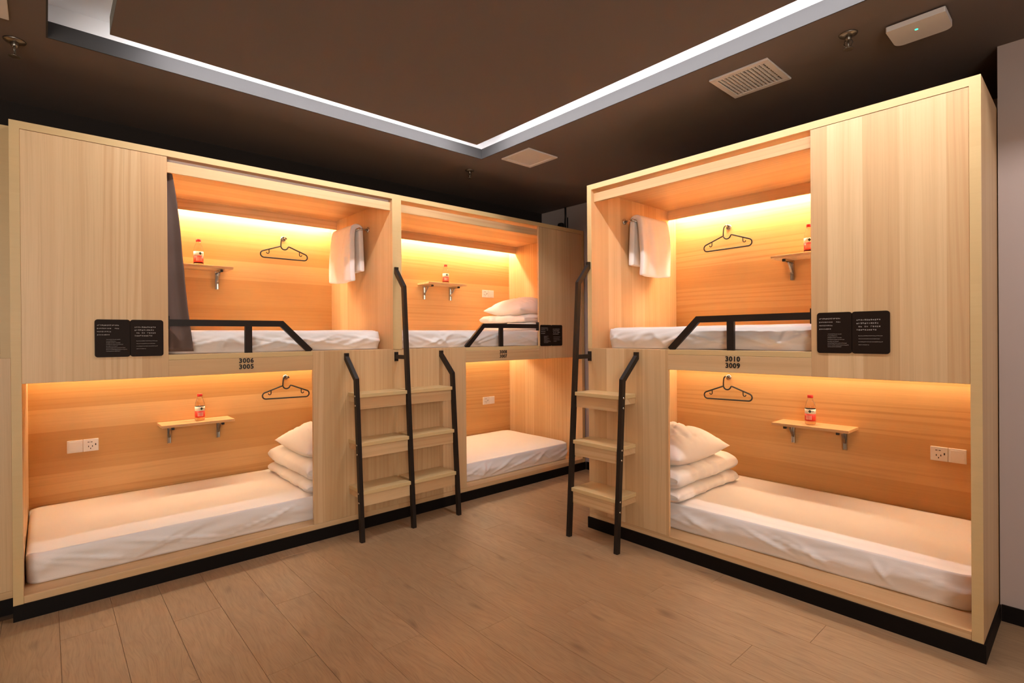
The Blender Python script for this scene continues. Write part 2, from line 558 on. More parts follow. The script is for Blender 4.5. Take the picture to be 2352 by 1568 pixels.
struct(MB().box(X_LEFT, -0.585, Y_NEAR, Y_END, H + 0.03, ZC).build('trim_1', 'wall_dark'))
struct(MB().box(0.012, XC + W, Y_END - 0.010, Y_END, 0, 0.073).build('baseboard_back', 'black_base'))

# ================================================================= the bunks
def text_mesh(txt, size, depth, name, mat, parent, bold=0.0, spacing=1.0):
    cu = bpy.data.curves.new(name, 'FONT')
    cu.body = txt
    cu.size = size
    cu.extrude = depth
    cu.offset = bold
    cu.align_x = 'CENTER'
    cu.space_character = spacing
    cu.resolution_u = 3
    t = bpy.data.objects.new(name, cu)
    COL.objects.link(t)
    bpy.context.view_layer.update()
    me = bpy.data.meshes.new_from_object(t.evaluated_get(bpy.context.evaluated_depsgraph_get()))
    bpy.data.objects.remove(t)
    bpy.data.curves.remove(cu)
    me.name = name
    me.materials.clear()
    me.materials.append(M[mat])
    me.transform(Matrix.Rotation(math.pi / 2, 4, 'X'))
    o = bpy.data.objects.new(name, me)
    COL.objects.link(o)
    o.parent = parent
    return o

UNITS = {}
def make_bunk(key, loc, rz, m, w, label, numbers, side_base=None, dress=True):
    root = empty('capsule_bunk', loc, rz)
    tag(root, label, 'bunk bed', 'ash capsule bunks')
    def B(name, u0, u1, d0, d1, z0, z1, mat, bev=0.0012):
        return MB().box(m * u0, m * u1, d0, d1, z0, z1, 0, bev).build(name, mat, root)
    # side panels (stepped at the ladder side where the ladder panel laps over the edge)
    sp = MB()
    prof = [(0.018, 0.072), (1.08, 0.072), (1.08, H), (-0.003, H), (-0.003, ZS), (0.018, ZS)]
    sp.prism(prof, 'x', 0.0, m * T)
    o = sp.build('side_panel', ['ash_v', 'ash_edge'], root)
    for f in o.data.polygons:
        if f.normal.y < -0.9:
            f.material_index = 1
    sp = MB()
    sp.prism([(-0.003, 0.072), (1.08, 0.072), (1.08, H), (-0.003, H)], 'x', m * (w - T), m * w)
    o = sp.build('side_panel', ['ash_v', 'ash_edge'], root)
    for f in o.data.polygons:
        if f.normal.y < -0.9:
            f.material_index = 1
    tb = MB().box(m * T, m * (w - T), -0.003, 1.08, ZT, H)
    o = tb.build('top_board', ['ash_h', 'ash_edge'], root)
    for f in o.data.polygons:
        if f.normal.y < -0.9:
            f.material_index = 1
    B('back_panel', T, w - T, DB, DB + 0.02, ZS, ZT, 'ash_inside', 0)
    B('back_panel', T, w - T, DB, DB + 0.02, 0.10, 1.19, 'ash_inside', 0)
    B('upper_deck', T, w - T, 0.018, DB, 1.190, ZS, 'ash_h', 0)
    B('deck_edge', WL, w - WP, 0.0, 0.018, 1.188, ZS, 'ash_edge')
    B('lintel_board', WL, w - WP, 0.0, 0.018, ZB, 1.1875, 'ash_h')
    B('front_panel', w - WP, w - T, 0.0, 0.018, ZB, ZT - 0.001, 'ash_v')
    B('ladder_panel', 0.0, WL, 0.0, 0.018, ZL + 0.0005, ZS, 'ash_v')
    B('sill_board', 0.0, w - T, 0.0, 0.018, 0.072, ZL, 'ash_h')
    B('lower_deck', T, w - T, 0.018, DB, 0.080, ZL - 0.001, 'ash_h', 0)
    B('pelmet', T, w - T, 0.022, 0.040, 2.206, 2.264, 'ash_h')
    B('valance', T, w - T, 0.940, 0.956, 2.212, ZT, 'ash_h', 0.0008)
    B('valance', T, w - T, 0.940, 0.956, 1.152, 1.190, 'ash_h', 0.0008)
    for zz in (ZT - 0.014, 1.176):
        B('light_strip', T + 0.01, w - T - 0.01, 0.996 if zz > 2 else 1.000, 1.008 if zz > 2 else 1.012, zz, zz + 0.013, 'bunk_led' if zz > 2 else 'bunk_led_low', 0)
    lx = -0.006 if side_base else 0.0
    bb = MB().box(m * lx, m * (w + (0.008 if side_base else 0.0)), -0.010, 0.0, 0, 0.073)
    if side_base:
        bb.box(m * w, m * (w + 0.008), 0.0, side_base, 0, 0.073)
    bb.box(0.0, m * w, 0.0, 0.02, 0, 0.071)
    bb.build('plinth', 'black_base', root)
    MB().box(m * 0.03, m * (w - 0.03), 0.05, 1.05, 0, 0.08).build('plinth_frame', 'black_base', root)
    if numbers:
        # guard rail: flat tube with a raked end, one post, one fixing plate
        g = MB()
        zt = 1.390
        ub = w - WP
        g.tube([(m * (ub - 0.001), 0.012, zt), (m * 0.795, 0.012, zt), (m * 0.620, 0.012, ZS)], 0, square=(0.02, 0.036), up=Vector((0, 0, 1)))
        gr = g.build('guard_rail', 'black_paint', root)
        MB().box(m * 0.966, m * 1.005, 0.003, 0.021, ZS, zt - 0.017).build('post', 'black_paint', gr)
        MB().box(m * (ub - 0.006), m * (ub - 0.0005), 0.001, 0.034, zt - 0.038, zt + 0.036).build('fixing_plate', 'black_paint', gr)
        for txt, zz in zip(numbers, (1.1590, 1.1235)):
            t = text_mesh(txt, 0.0370, 0.0008, 'number', 'black_plastic', root, 0.0012, 1.12)
            t.location = (m * 1.000, -0.0012, zz)
    M4 = Matrix.Translation(Vector(loc)) @ Matrix.Rotation(rz, 4, 'Z')
    UNITS[key] = (M4, m, w, rz)
    return root

make_bunk('A', (0, W, 0), math.pi / 2, -1, W, 'long ash bunk numbered 3006 above 3005, with a dark curtain in its upper berth', ('3006', '3005'))
make_bunk('B', (0, W, 0), math.pi / 2, 1, WB, 'ash bunk numbered 3008 above 3007, in the corner behind the ladders', ('3008', '3007'))
make_bunk('C', (XC, YC, 0), 0.0, 1, W, 'ash bunk numbered 3010 above 3009, beside the mauve wall with a single ladder', ('3010', '3009'), 0.46)
make_bunk('N', (-0.112, -0.004, 0), math.pi / 2, -1, WB, 'ash bunk set further back beside the curtained bunk, only its upright edge in view', None)

def P(key, u, d, z):
    M4, m, w, rz = UNITS[key]
    return M4 @ Vector((m * u, d, z))

# ================================================================= ladders
def off(z):                                    # how far the rails stand off the bunk front
    return 0.222 - 0.066 * z
def rail_mesh(root, y, long_):
    q = 0.024
    m = MB()
    if long_:
        pts = [(-off(0), 0), (-off(1.652), 1.652), (-0.006, 1.775), (-0.006, 1.800)]
    else:
        pts = [(-off(0), 0), (-off(1.03), 1.03), (-0.006, 1.170), (-0.006, 1.198)]
    m.tube([(y, d, z) for d, z in pts], 0, square=(0.026, 0.030), up=Vector((0, -1, 0)))
    r = m.build('rail', 'black_paint', root)
    if long_:
        zb = 1.163
        MB().box(y - 0.012, y + 0.012, -off(zb) + 0.008, -0.0045, zb - 0.014, zb + 0.014).build('bracket_arm', 'black_paint', r)
        MB().box(y - 0.015, y + 0.015, -0.0045, -0.0005, zb - 0.032, zb + 0.034).build('bracket_plate', 'black_paint', r)
    return r
TREADS = (0.936, 0.624, 0.318)
def tread_set(root, ya, yb):
    for zt in TREADS:
        o_ = off(zt) + 0.012
        t = MB().box(ya, yb, -o_, -0.001, zt - 0.024, zt, 0, 0.0015).build('tread', 'ash_edge', root)
        MB().box(ya + 0.004, yb - 0.004, -o_ + 0.012, -o_ + 0.030, zt - 0.100, zt - 0.0242).build('apron', 'ash_h', t)
        MB().box(ya + 0.004, ya + 0.018, -o_ + 0.030, -0.001, zt - 0.060, zt - 0.0242).build('bracket', 'ash_h', t)
        MB().box(yb - 0.018, yb - 0.004, -o_ + 0.030, -0.001, zt - 0.060, zt - 0.0242).build('bracket', 'ash_h', t)
def bolts(root, y, sgn):
    for zt in TREADS:
        for dz in (-0.012, -0.072):
            z = zt + dz
            m = MB()
            m.lathe([(0.0072, 0.0), (0.0072, 0.0018), (0.004, 0.0035)], 0, 0, 8, 0, 'x')
            o = m.build('bolt', 'chrome', root)
            o.location = (y + sgn * 0.013, -off(z), z)
            if sgn < 0:
                o.rotation_euler = (0, 0, math.pi)
# double ladder between A and B : local x runs along world y
lad = tag(empty('ladder', (0, 1.992, 0), math.pi / 2), 'double black ladder with six ash treads between the curtained and corner bunks', 'ladder')
for yy, lg in ((-0.376, False), (0.0, True), (0.378, False)):
    rail_mesh(lad, yy, lg)
tread_set(lad, -0.376 + 0.0132, -0.0132)
tread_set(lad, 0.0132, 0.378 - 0.0132)
bolts(lad, -0.376, -1)
lad2 = tag(empty('ladder', (1.042, YC, 0), 0), 'single black ladder with three ash treads at the mauve-wall bunk', 'ladder')
rail_mesh(lad2, 0.0, True)
rail_mesh(lad2, 0.380, False)
tread_set(lad2, 0.0132, 0.380 - 0.0132)
bolts(lad2, 0.380, 1)

# ================================================================= bedding
def smooth01(t):
    t = max(0.0, min(1.0, t))
    return t * t * (3 - 2 * t)

def mattress(key, u0, u1, d0, d1, z0, th, label, seed, skew=0.0, group='white sheeted mattresses'):
    """rounded slab; the sheet is drawn down over the front in loose diagonal creases"""
    M4, m, w, rz = UNITS[key]
    L, D = u1 - u0, d1 - d0
    nu, nd, nz = 260, 24, 16
    rr = 0.055
    bm = bmesh.new()
    # surface as a closed ring profile in (d,z), swept along u, ends closed by shrinking
    prof = []
    for j in range(nz):                              # front side from the bottom up
        prof.append(('f', j / nz))
    for j in range(nd):
        prof.append(('t', j / nd))
    for j in range(6):
        prof.append(('b', j / 6))
    prof.append(('u', 0.0)); prof.append(('u', 0.5))
    R = random.Random(seed)
    folds = []
    for i in range(17):
        c = R.uniform(0, L)
        folds.append((c, R.uniform(-1, 1), R.uniform(0.014, 0.034), R.uniform(0.35, 0.9), R.uniform(0.8, 2.6)))
    def radius_end(uu):
        e = min(uu, L - uu)
        rp = 0.07
        if e >= rp:
            return 0.0
        return rp - math.sqrt(max(0.0, rp * rp - (rp - e) ** 2))
    rings = []
    for i in range(nu + 1):
        s = i / nu
        uu = L * s
        # denser near the ends
        uu = L * (0.5 - 0.5 * math.cos(math.pi * (0.5 - 0.5 * math.cos(math.pi * s)))) if False else L * (s + 0.0)
        if i == 0: uu = 0.0
        ring = []
        sh = radius_end(uu)
        e = min(uu, L - uu)
        zd = 0.0
        re = 0.03
        if e < re:
            zd = re - math.sqrt(max(0.0, re * re - (re - e) ** 2))
        for kind, t in prof:
            if kind == 'f':
                z = th * t
                d = sh
                tuck = 0.022 * (1 - smooth01(t / 0.5))
                d += tuck
                if t > 0.6:
                    a = (t - 0.6) / 0.4
                    d += 0.014 * a ** 2.5
                fold = 0.0
                for c, sl, wd, am, xs in folds:
                    cc = c + (t - 0.5) * 0.42 * sl * xs
                    q = (uu - cc) / wd
                    fold += am * math.exp(-q * q) * math.sin(math.pi * min(1, t * 1.1 + 0.05))
                nn = noise.noise(Vector((uu * 3.0 + seed, t * 2.2 + uu * 1.5, seed * 0.7)))
                nn2 = noise.noise(Vector((uu * 9.0 - t * 6 + seed, t * 3.0, seed)))
                d -= (0.015 * fold + 0.014 * nn + 0.004 * nn2) * math.sin(math.pi * min(1.0, t * 0.9 + 0.1))
                z -= (0.004 * noise.noise(Vector((uu * 4, seed, 0.3)))) * (1 - t)
            elif kind == 't':
                d = sh + 0.014 + (D - 0.028 - 2 * sh) * t
                edge = smooth01(min(t * D, (1 - t) * D) / 0.06)
                z = th - 0.012 * (1 - edge) + 0.004 * noise.noise(Vector((uu * 2.2 + seed, d * 3.0, 2.0))) + 0.0016 * noise.noise(Vector((uu * 8 + d * 10, d * 8.0 + seed, 5.0)))
                z -= zd
            elif kind == 'b':
                d = D - sh - 0.008 * math.sin(math.pi * t)
                z = th * (1 - t) - 0.010 * (1 - t)
                z = max(0, z)
            else:
                d = (D - sh) - (D - 2 * sh - 0.03) * (0.25 + t)
                z = 0.0
            if kind == 'f' and t > 0.7:
                z -= zd * (t - 0.7) / 0.3
            d += skew * (uu / L) * (1 - d / D)
            ring.append(bm.verts.new((m * (uu - L / 2), d - D / 2, z)))
        rings.append(ring)
    n = len(prof)
    for i in range(nu):
        for j in range(n):
            f = bm.faces.new((rings[i][j], rings[i + 1][j], rings[i + 1][(j + 1) % n], rings[i][(j + 1) % n]))
            f.smooth = True
    for rg in (rings[0], rings[-1]):
        c = sum((v.co for v in rg), Vector()) / n
        inner = [bm.verts.new(v.co.lerp(c, 0.15) + Vector((0, 0, 0))) for v in rg]
        for j in range(n):
            f = bm.faces.new((rg[j], rg[(j + 1) % n], inner[(j + 1) % n], inner[j])); f.smooth = True
        cv = bm.verts.new(c)
        for j in range(n):
            f = bm.faces.new((inner[j], inner[(j + 1) % n], cv)); f.smooth = True
    mb = MB(); mb.bm.free(); mb.bm = bm
    o = mb.build('mattress', 'sheet')
    o.location = P(key, (u0 + u1) / 2, (d0 + d1) / 2, z0)
    o.rotation_euler = (0, 0, rz)
    return tag(o, label, 'mattress', group)

mattress('A', 0.06, W - 0.040, 0.090, 1.045, ZL + 0.001, 0.166, 'long white mattress in the lower berth of the curtained bunk', 3, 0.01)
mattress('A', 0.065, W - 0.10, 0.100, 1.045, ZS + 0.001, 0.136, 'white mattress in the upper berth of the curtained bunk beside the dark curtain', 11)
mattress('B', 0.06, 1.93, 0.090, 1.045, ZL + 0.001, 0.166, 'white mattress in the lower berth of the corner bunk behind the double ladder', 23)
mattress('B', 0.04, WB - 0.06, 0.070, 1.045, ZS + 0.001, 0.138, 'white mattress in the upper berth of the corner bunk under a pillow', 31)
mattress('C', 0.08, W - 0.038, 0.105, 1.045, ZL + 0.001, 0.170, 'long white mattress in the lower berth of the mauve-wall bunk, front edge creased', 44, 0.055)
mattress('C', 0.100, W - 0.06, 0.060, 1.045, ZS + 0.001, 0.138, 'white mattress in the upper berth of the mauve-wall bunk, its rounded end showing', 57)

def quilt(key, ua, ub, d0, d1, z0, t1, t2, label, seed, face=1):
    """S-folded quilt: lower and upper double layer, rounded bends towards the open side"""
    M4, m, w, rz = UNITS[key]
    L, D = ub - ua, d1 - d0
    bm = bmesh.new()
    nd, ns = 56, 40
    def slab(zb, th, u_in, sd):
        rings = []
        for i in range(nd + 1):
            t = i / nd
            e = min(t, 1 - t) * D
            endk = 1.0 if e > 0.05 else math.sqrt(max(0.0, 1 - ((0.05 - e) / 0.05) ** 2)) * 0.55 + 0.45
            ring = []
            for j in range(ns):
                a = 2 * math.pi * j / ns
                ca, sa = math.cos(a), math.sin(a)
                px = math.copysign(abs(ca) ** 0.35, ca)
                pz = math.copysign(abs(sa) ** 0.75, sa)
                u = L / 2 * px * (1 - 0.02 * (1 - endk))
                hh = th / 2 * endk
                z = zb + th / 2 + hh * pz
                nn = noise.noise(Vector((u * 5 + sd, t * 4.0, a * 0.7)))
                n2 = noise.noise(Vector((u * 9 + sd, t * 13.0 + 0.4 * u, sd)))
                crease = -abs(noise.noise(Vector((sd, t * 9.0 + u * 1.2 + 0.2 * sa, 1.0))))
                grow = 0.011 * nn + 0.007 * n2 + 0.016 * (crease + 0.25)
                u += grow * ca * 1.2
                if sa > 0:
                    z += grow * sa
                z = max(z, zb + 0.001)
                ring.append(bm.verts.new((m * (u + u_in), t * D - D / 2, z)))
            rings.append(ring)
        for i in range(nd):
            for j in range(ns):
                f = bm.faces.new((rings[i][j], rings[i][(j + 1) % ns], rings[i + 1][(j + 1) % ns], rings[i + 1][j])); f.smooth = True
        for rg in (rings[0], rings[-1]):
            # rolled-in fold ends: a shallow dished centre with a spiral seam
            c = sum((v.co for v in rg), Vector()) / ns
            sgn = 1 if rg is rings[0] else -1
            prev = rg
            for kk, (sh, dp) in enumerate(((0.80, -0.006), (0.55, 0.012), (0.30, 0.004))):
                nr = [bm.verts.new(c + (v.co - c) * Vector((1, 1, 1)) * sh + Vector((0, dp * sgn, 0))) for v in rg]
                for v, o_ in zip(nr, rg):
                    v.co.x = c.x + (o_.co.x - c.x) * (0.97 - 0.03 * kk)
                for j in range(ns):
                    f = bm.faces.new((prev[j], prev[(j + 1) % ns], nr[(j + 1) % ns], nr[j])); f.smooth = True
                prev = nr
            bm.faces.new(prev)
    slab(0.0, t1, 0.0, seed)
    slab(t1 - 0.004, t2, -0.004 * face, seed + 5.3)
    mb = MB(); mb.bm.free(); mb.bm = bm
    o = mb.build('folded_quilt', 'quilt')
    o.location = P(key, (ua + ub) / 2, (d0 + d1) / 2, z0)
    o.rotation_euler = (0, 0, rz)
    return tag(o, label, 'quilt', 'folded quilts')

def pillow(key, u, d, z, lu, ld, th, rot, label, seed, tilt=(0, 0)):
    M4, m, w, rz = UNITS[key]
    bm = bmesh.new()
    n = 48
    top, bot = [], []
    for i in range(n + 1):
        a = -1 + 2 * i / n
        rt, rb = [], []
        for j in range(n + 1):
            b = -1 + 2 * j / n
            pin = 0.055
            x = a * lu / 2 * (1 - pin * (1 - b * b) ** 1.0 * abs(a) ** 2)
            y = b * ld / 2 * (1 - pin * (1 - a * a) ** 1.0 * abs(b) ** 2)
            h = max(0.0, (1 - abs(a) ** 2.2)) ** 0.55 * max(0.0, (1 - abs(b) ** 2.2)) ** 0.55
            nn = noise.noise(Vector((a * 2.2 + seed, b * 2.2, 0.5)))
            cr = abs(noise.noise(Vector((a * 4.0 + b * 1.5 + seed, b * 1.5 - a, 3.1))))
            cr2 = abs(noise.noise(Vector((a * 1.5 + seed, b * 5.0 + a * 2, 7.7))))
            hz = h * (1 + 0.12 * nn) - 0.07 * h * (1 - min(1, cr * 6)) - 0.05 * h * (1 - min(1, cr2 * 6))
            rt.append(bm.verts.new((m * x, y, th * (0.30 + 0.70 * hz))))
            if i in (0, n) or j in (0, n):
                rb.append(rt[-1])
            else:
                rb.append(bm.verts.new((m * x, y, th * (0.30 - 0.30 * min(1.0, h * 1.5)))))
        top.append(rt); bot.append(rb)
    for i in range(n):
        for j in range(n):
            f = bm.faces.new((top[i][j], top[i + 1][j], top[i + 1][j + 1], top[i][j + 1])); f.smooth = True
            vs = (bot[i][j], bot[i][j + 1], bot[i + 1][j + 1], bot[i + 1][j])
            if len(set(vs)) == 4:
                try:
                    f = bm.faces.new(vs); f.smooth = True
                except ValueError:
                    pass
    mb = MB(); mb.bm.free(); mb.bm = bm
    o = mb.build('pillow', 'quilt')
    o.location = P(key, u, d, z)
    o.rotation_euler = (tilt[0], tilt[1], rz + rot)
    return tag(o, label, 'pillow', 'white pillows on quilts')

quilt('A', 0.10, 0.612, 0.10, 0.93, 0.268, 0.085, 0.125, 'white folded quilt in the lower berth of the curtained bunk under the pillow', 2.2)
pillow('A', 0.375, 0.475, 0.470, 0.44, 0.66, 0.205, 0.0, 'white pillow in the lower berth of the curtained bunk, one corner pointing out', 1.7)
quilt('B', 1.42, 1.97, 0.20, 0.86, 1.350, 0.080, 0.080, 'white folded quilt in the upper berth of the corner bunk under the pillow', 8.2, -1)
pillow('B', 1.69, 0.47, 1.498, 0.62, 0.56, 0.190, 0.0, 'plump white pillow in the upper berth of the corner bunk behind the guard rail', 5.1)
quilt('C', 0.10, 0.628, 0.075, 0.86, 0.272, 0.085, 0.125, 'white folded quilt in the lower berth of the mauve-wall bunk beside the single ladder', 14.9)
pillow('C', 0.375, 0.415, 0.474, 0.50, 0.66, 0.225, 0.0, 'white pillow in the lower berth of the mauve-wall bunk, corner pointing at the shelf', 9.4)

# ---- curtain in the upper berth of A
def curtain():
    M4, m, w, rz = UNITS['A']
    mb = MB(); bm = mb.bm
    ns, nz = 60, 44
    zt, zb = 2.262, 1.232
    vs = []
    for i in range(ns + 1):
        s = i / ns
        col = []
        for j in range(nz + 1):
            t = j / nz
            z = zt + (zb - zt) * t
            v_edge = 0.638 + 0.102 * t ** 0.8 + 0.004 * math.sin(t * 7)
            v_in = 0.40 + 0.02 * t
            v = v_in + (v_edge - v_in) * s
            d = 0.060 + (0.014 - 0.003 * t) * math.sin(s * math.pi * 5.2 + 0.6) + 0.004 * math.sin(s * 21 + t * 2.5)
            d += 0.008 * noise.noise(Vector((s * 5, t * 3, 0.4)))
            if 0.42 < t < 0.62:
                d += 0.004 * math.sin((t - 0.42) / 0.2 * math.pi * 2) 
            col.append(bm.verts.new((m * (w - v), d, z)))
        vs.append(col)
    grid_faces(bm, vs, ns + 1, nz + 1)
    o = mb.build('curtain_cloth', 'curtain')
    so = o.modifiers.new('thickness', 'SOLIDIFY')
    so.thickness = 0.003
    root = empty('curtain', P('A', w - 0.6, 0.10, 1.23), 0)
    o.parent = root
    o.matrix_parent_inverse = root.matrix_basis.inverted()
    o.matrix_basis = M4
    tr = MB().box(m * T, m * (w - T), 0.050, 0.072, 2.262, 2.2855).build('curtain_track', 'white_plastic', root)
    tr.matrix_parent_inverse = root.matrix_basis.inverted()
    tr.matrix_basis = M4
    tag(root, 'dark grey brown curtain drawn aside in the upper berth of the curtained bunk', 'curtain')
curtain()

# ================================================================= berth fittings
def fit(root, key, u, d, z):
    root.location = P(key, u, d, z)
    root.rotation_euler = (0, 0, UNITS[key][3])
    return root

def make_shelf():
    r = empty('wall_shelf')
    MB().box(-0.2245, 0.2245, -0.200, 0.0, 0.0, 0.018, 0, 0.0015).build('board', 'ash_h', r)
    for x in (-0.155, 0.155):
        b = MB()
        b.box(x - 0.011, x + 0.011, -0.004, 0.0, -0.135, -0.0005)
        b.box(x - 0.011, x - 0.008, -0.020, -0.004, -0.135, -0.0005)
        b.box(x + 0.008, x + 0.011, -0.020, -0.004, -0.135, -0.0005)
        br = b.build('bracket', 'chrome', r)
        a = MB()
        a.box(x - 0.010, x + 0.010, -0.150, -0.004, -0.004, -0.0003)
        a.box(x - 0.010, x - 0.007, -0.150, -0.004, -0.018, -0.004)
        a.box(x + 0.007, x + 0.010, -0.150, -0.004, -0.018, -0.004)
        a.build('arm', 'chrome', br)
        MB().tube([(x, -0.014, -0.092), (x, -0.085, -0.018)], 0, square=(0.012, 0.005)).build('strut', 'steel_dark', br)
        MB().box(x - 0.009, x + 0.009, -0.166, -0.140, -0.021, -0.004, 0, 0.002).build('catch', 'black_plastic', br)
    return r
SH = [('A', 'U', 1.8055, 'ash shelf in the upper berth of the curtained bunk, half hidden by the dark curtain'),
      ('A', 'L', 0.697, 'ash shelf on steel brackets in the lower berth of the curtained bunk'),
      ('B', 'U', 1.8055, 'ash shelf on two steel brackets in the upper berth of the corner bunk'),
      ('C', 'U', 1.8055, 'ash shelf in the upper berth of the mauve-wall bunk, half hidden by the front panel'),
      ('C', 'L', 0.697, 'ash shelf on steel brackets in the lower berth of the mauve-wall bunk')]
def make_bottle():
    r = empty('water_bottle')
    b = MB()
    b.lathe([(0.018, 0.0), (0.0285, 0.002), (0.031, 0.008), (0.031, 0.106), (0.0295, 0.118), (0.0240, 0.142), (0.0165, 0.160), (0.0135, 0.168), (0.0135, 0.174)], seg=24)
    b.build('body', 'bottle', r)
    c = MB()
    c.lathe([(0.0155, 0.172), (0.0165, 0.174), (0.0165, 0.189), (0.0150, 0.191)], seg=20)
    c.build('cap', 'red_cap', r)
    l = MB()
    l.lathe([(0.0314, 0.071), (0.0316, 0.071), (0.0316, 0.102), (0.0314, 0.102)], seg=28, mat=0, caps=False)
    l.lathe([(0.0314, 0.024), (0.0316, 0.024), (0.0316, 0.071), (0.0314, 0.071)], seg=28, mat=1, caps=False)
    lb = l.build('wrapper', ['label_white', 'label_red'], r)
    # printed marks: a dark leaf shape above, pale columns below (facing the berth opening)
    def patch(a0, a1, z0, z1, mat, name, off_=0.0003, diamond=False):
        mb = MB(); bm = mb.bm
        n = 6
        cols = []
        for i in range(n + 1):
            s = i / n
            a = math.radians(a0 + (a1 - a0) * s)
            k = 1 - abs(2 * s - 1) if diamond else 1.0
            zc_ = (z0 + z1) / 2; hh = (z1 - z0) / 2 * max(k, 0.03)
            rr = 0.0316 + off_
            cols.append([bm.verts.new((rr * math.cos(a), rr * math.sin(a), zc_ - hh)), bm.verts.new((rr * math.cos(a), rr * math.sin(a), zc_ + hh))])
        for i in range(n):
            bm.faces.new((cols[i][0], cols[i + 1][0], cols[i + 1][1], cols[i][1]))
        return mb.build(name, mat, lb)
    patch(-100, -64, 0.076, 0.098, 'label_green', 'leaf_mark', diamond=True)
    patch(-64, -38, 0.0850, 0.0885, 'label_green', 'print_mark')
    for i in range(4):
        patch(-128 + i * 17, -115 + i * 17, 0.033, 0.061, 'label_pink', 'print_mark')
    return r
HANG = [('A', 0.436, 2.104, 'black plastic hanger in the upper berth of the curtained bunk', 'steel hook holding the hanger in the upper berth of the curtained bunk', 0.0),
        ('A', 0.428, 0.983, 'black plastic hanger in the lower berth of the curtained bunk', 'steel hook holding the hanger in the lower berth of the curtained bunk', 0.02),
        ('C', 0.475, 2.104, 'black plastic hanger in the upper berth of the mauve-wall bunk', 'steel hook holding the hanger in the upper berth of the mauve-wall bunk', -0.01),
        ('C', 0.468, 0.983, 'black plastic hanger in the lower berth of the mauve-wall bunk', 'steel hook holding the hanger in the lower berth of the mauve-wall bunk', -0.02)]
shelf0, bottle0 = make_shelf(), make_bottle()
for i, (k_, lv, zz, lab) in enumerate(SH):
    r = shelf0 if i == 0 else copy_tree(shelf0)
    uc = 1.0775 if k_ != 'B' else 1.045
    fit(r, k_, uc, DB - 0.0005, zz)
    tag(r, lab, 'shelf', 'ash wall shelves')
    bt = bottle0 if i == 0 else copy_tree(bottle0)
    fit(bt, k_, {'A': 1.058, 'B': 1.080, 'C': 1.060}[k_], 0.955, zz + 0.0182)
    cam_dir = Vector((3.336, 0.12, 0)) - bt.location
    ang = math.atan2(cam_dir.y, cam_dir.x)
    bt.rotation_euler = (0, 0, ang + math.pi / 2 + (0.22, 0.22, 0.25, -0.1, -0.22)[i])
    pl_ = {'A': {'U': 'the upper berth of the curtained bunk', 'L': 'the lower berth of the curtained bunk'}, 'B': {'U': 'the upper berth of the corner bunk'}, 'C': {'U': 'the upper berth of the mauve-wall bunk', 'L': 'the lower berth of the mauve-wall bunk'}}[k_][lv]
    tag(bt, 'red-capped water bottle in ' + pl_, 'bottle', 'red capped water bottles')

def make_hook():
    r = MB()
    r.lathe([(0.021, 0.0), (0.021, -0.004), (0.017, -0.007)], 0, 0, 18, 0, 'y')
    r.tube([(0, -0.006, 0.0), (0, -0.030, 0.0), (0, -0.040, 0.004), (0, -0.044, 0.016)], 0.0045, 8)
    return r.build('wall_hook', 'chrome')
def make_hanger():
    mb = MB()
    def arc(cx, cz, r, a0, a1, n=8):
        return [(cx + r * math.cos(math.radians(a0 + (a1 - a0) * i / n)), cz + r * math.sin(math.radians(a0 + (a1 - a0) * i / n))) for i in range(n + 1)]
    # outline, z measured from the prong
    re = 0.026
    zs, ze = -0.061, -0.134
    pts = []
    pts += arc(0.0, zs + 0.003, 0.028, 195, 345, 8)           # neck dip
    pts += [(0.031, zs + 0.001), (0.042, zs - 0.001)]
    pts += arc(0.1565, ze, re, 68, -90, 8)
    pts += arc(-0.1565, ze, re, 270, 112, 8)
    pts += [(-0.034, zs - 0.001)]
    mb.tube([(x, 0, z) for x, z in pts], 0.0056, 6, closed=True, up=Vector((0, 1, 0)))
    hook = [(-0.0285, zs - 0.004), (-0.028, -0.040), (-0.026, -0.018)] + arc(-0.002, -0.008, 0.022, 175, 20, 8)
    mb.tube([(x, 0, z) for x, z in hook], 0.0052, 6, up=Vector((0, 1, 0)))
    for s in (-1, 1):
        q = [(s * 0.118, ze + 0.042), (s * 0.118, ze + 0.018)] + [(s * 0.118 + s * 0.010 * (1 - math.cos(a)), ze + 0.016 - 0.010 * math.sin(a)) for a in (0.6, 1.3, 2.0, 2.7, 3.2)]
        mb.tube([(x, 0, z) for x, z in q], 0.0038, 6, up=Vector((0, 1, 0)))
    return mb.build('clothes_hanger', 'black_plastic')
hook0, hang0 = make_hook(), make_hanger()
for i, (k_, u, z, l1, l2, rl) in enumerate(HANG):
    hk = hook0 if i == 0 else copy_tree(hook0)
    hg = hang0 if i == 0 else copy_tree(hang0)
    fit(hk, k_, u, DB - 0.0003, z)
    fit(hg, k_, u, DB - 0.031, z - 0.004)
    hg.rotation_euler = (0, rl, UNITS[k_][3])
    tag(hk, l2, 'hook', 'steel wall hooks')
    tag(hg, l1, 'hanger', 'black clothes hangers')

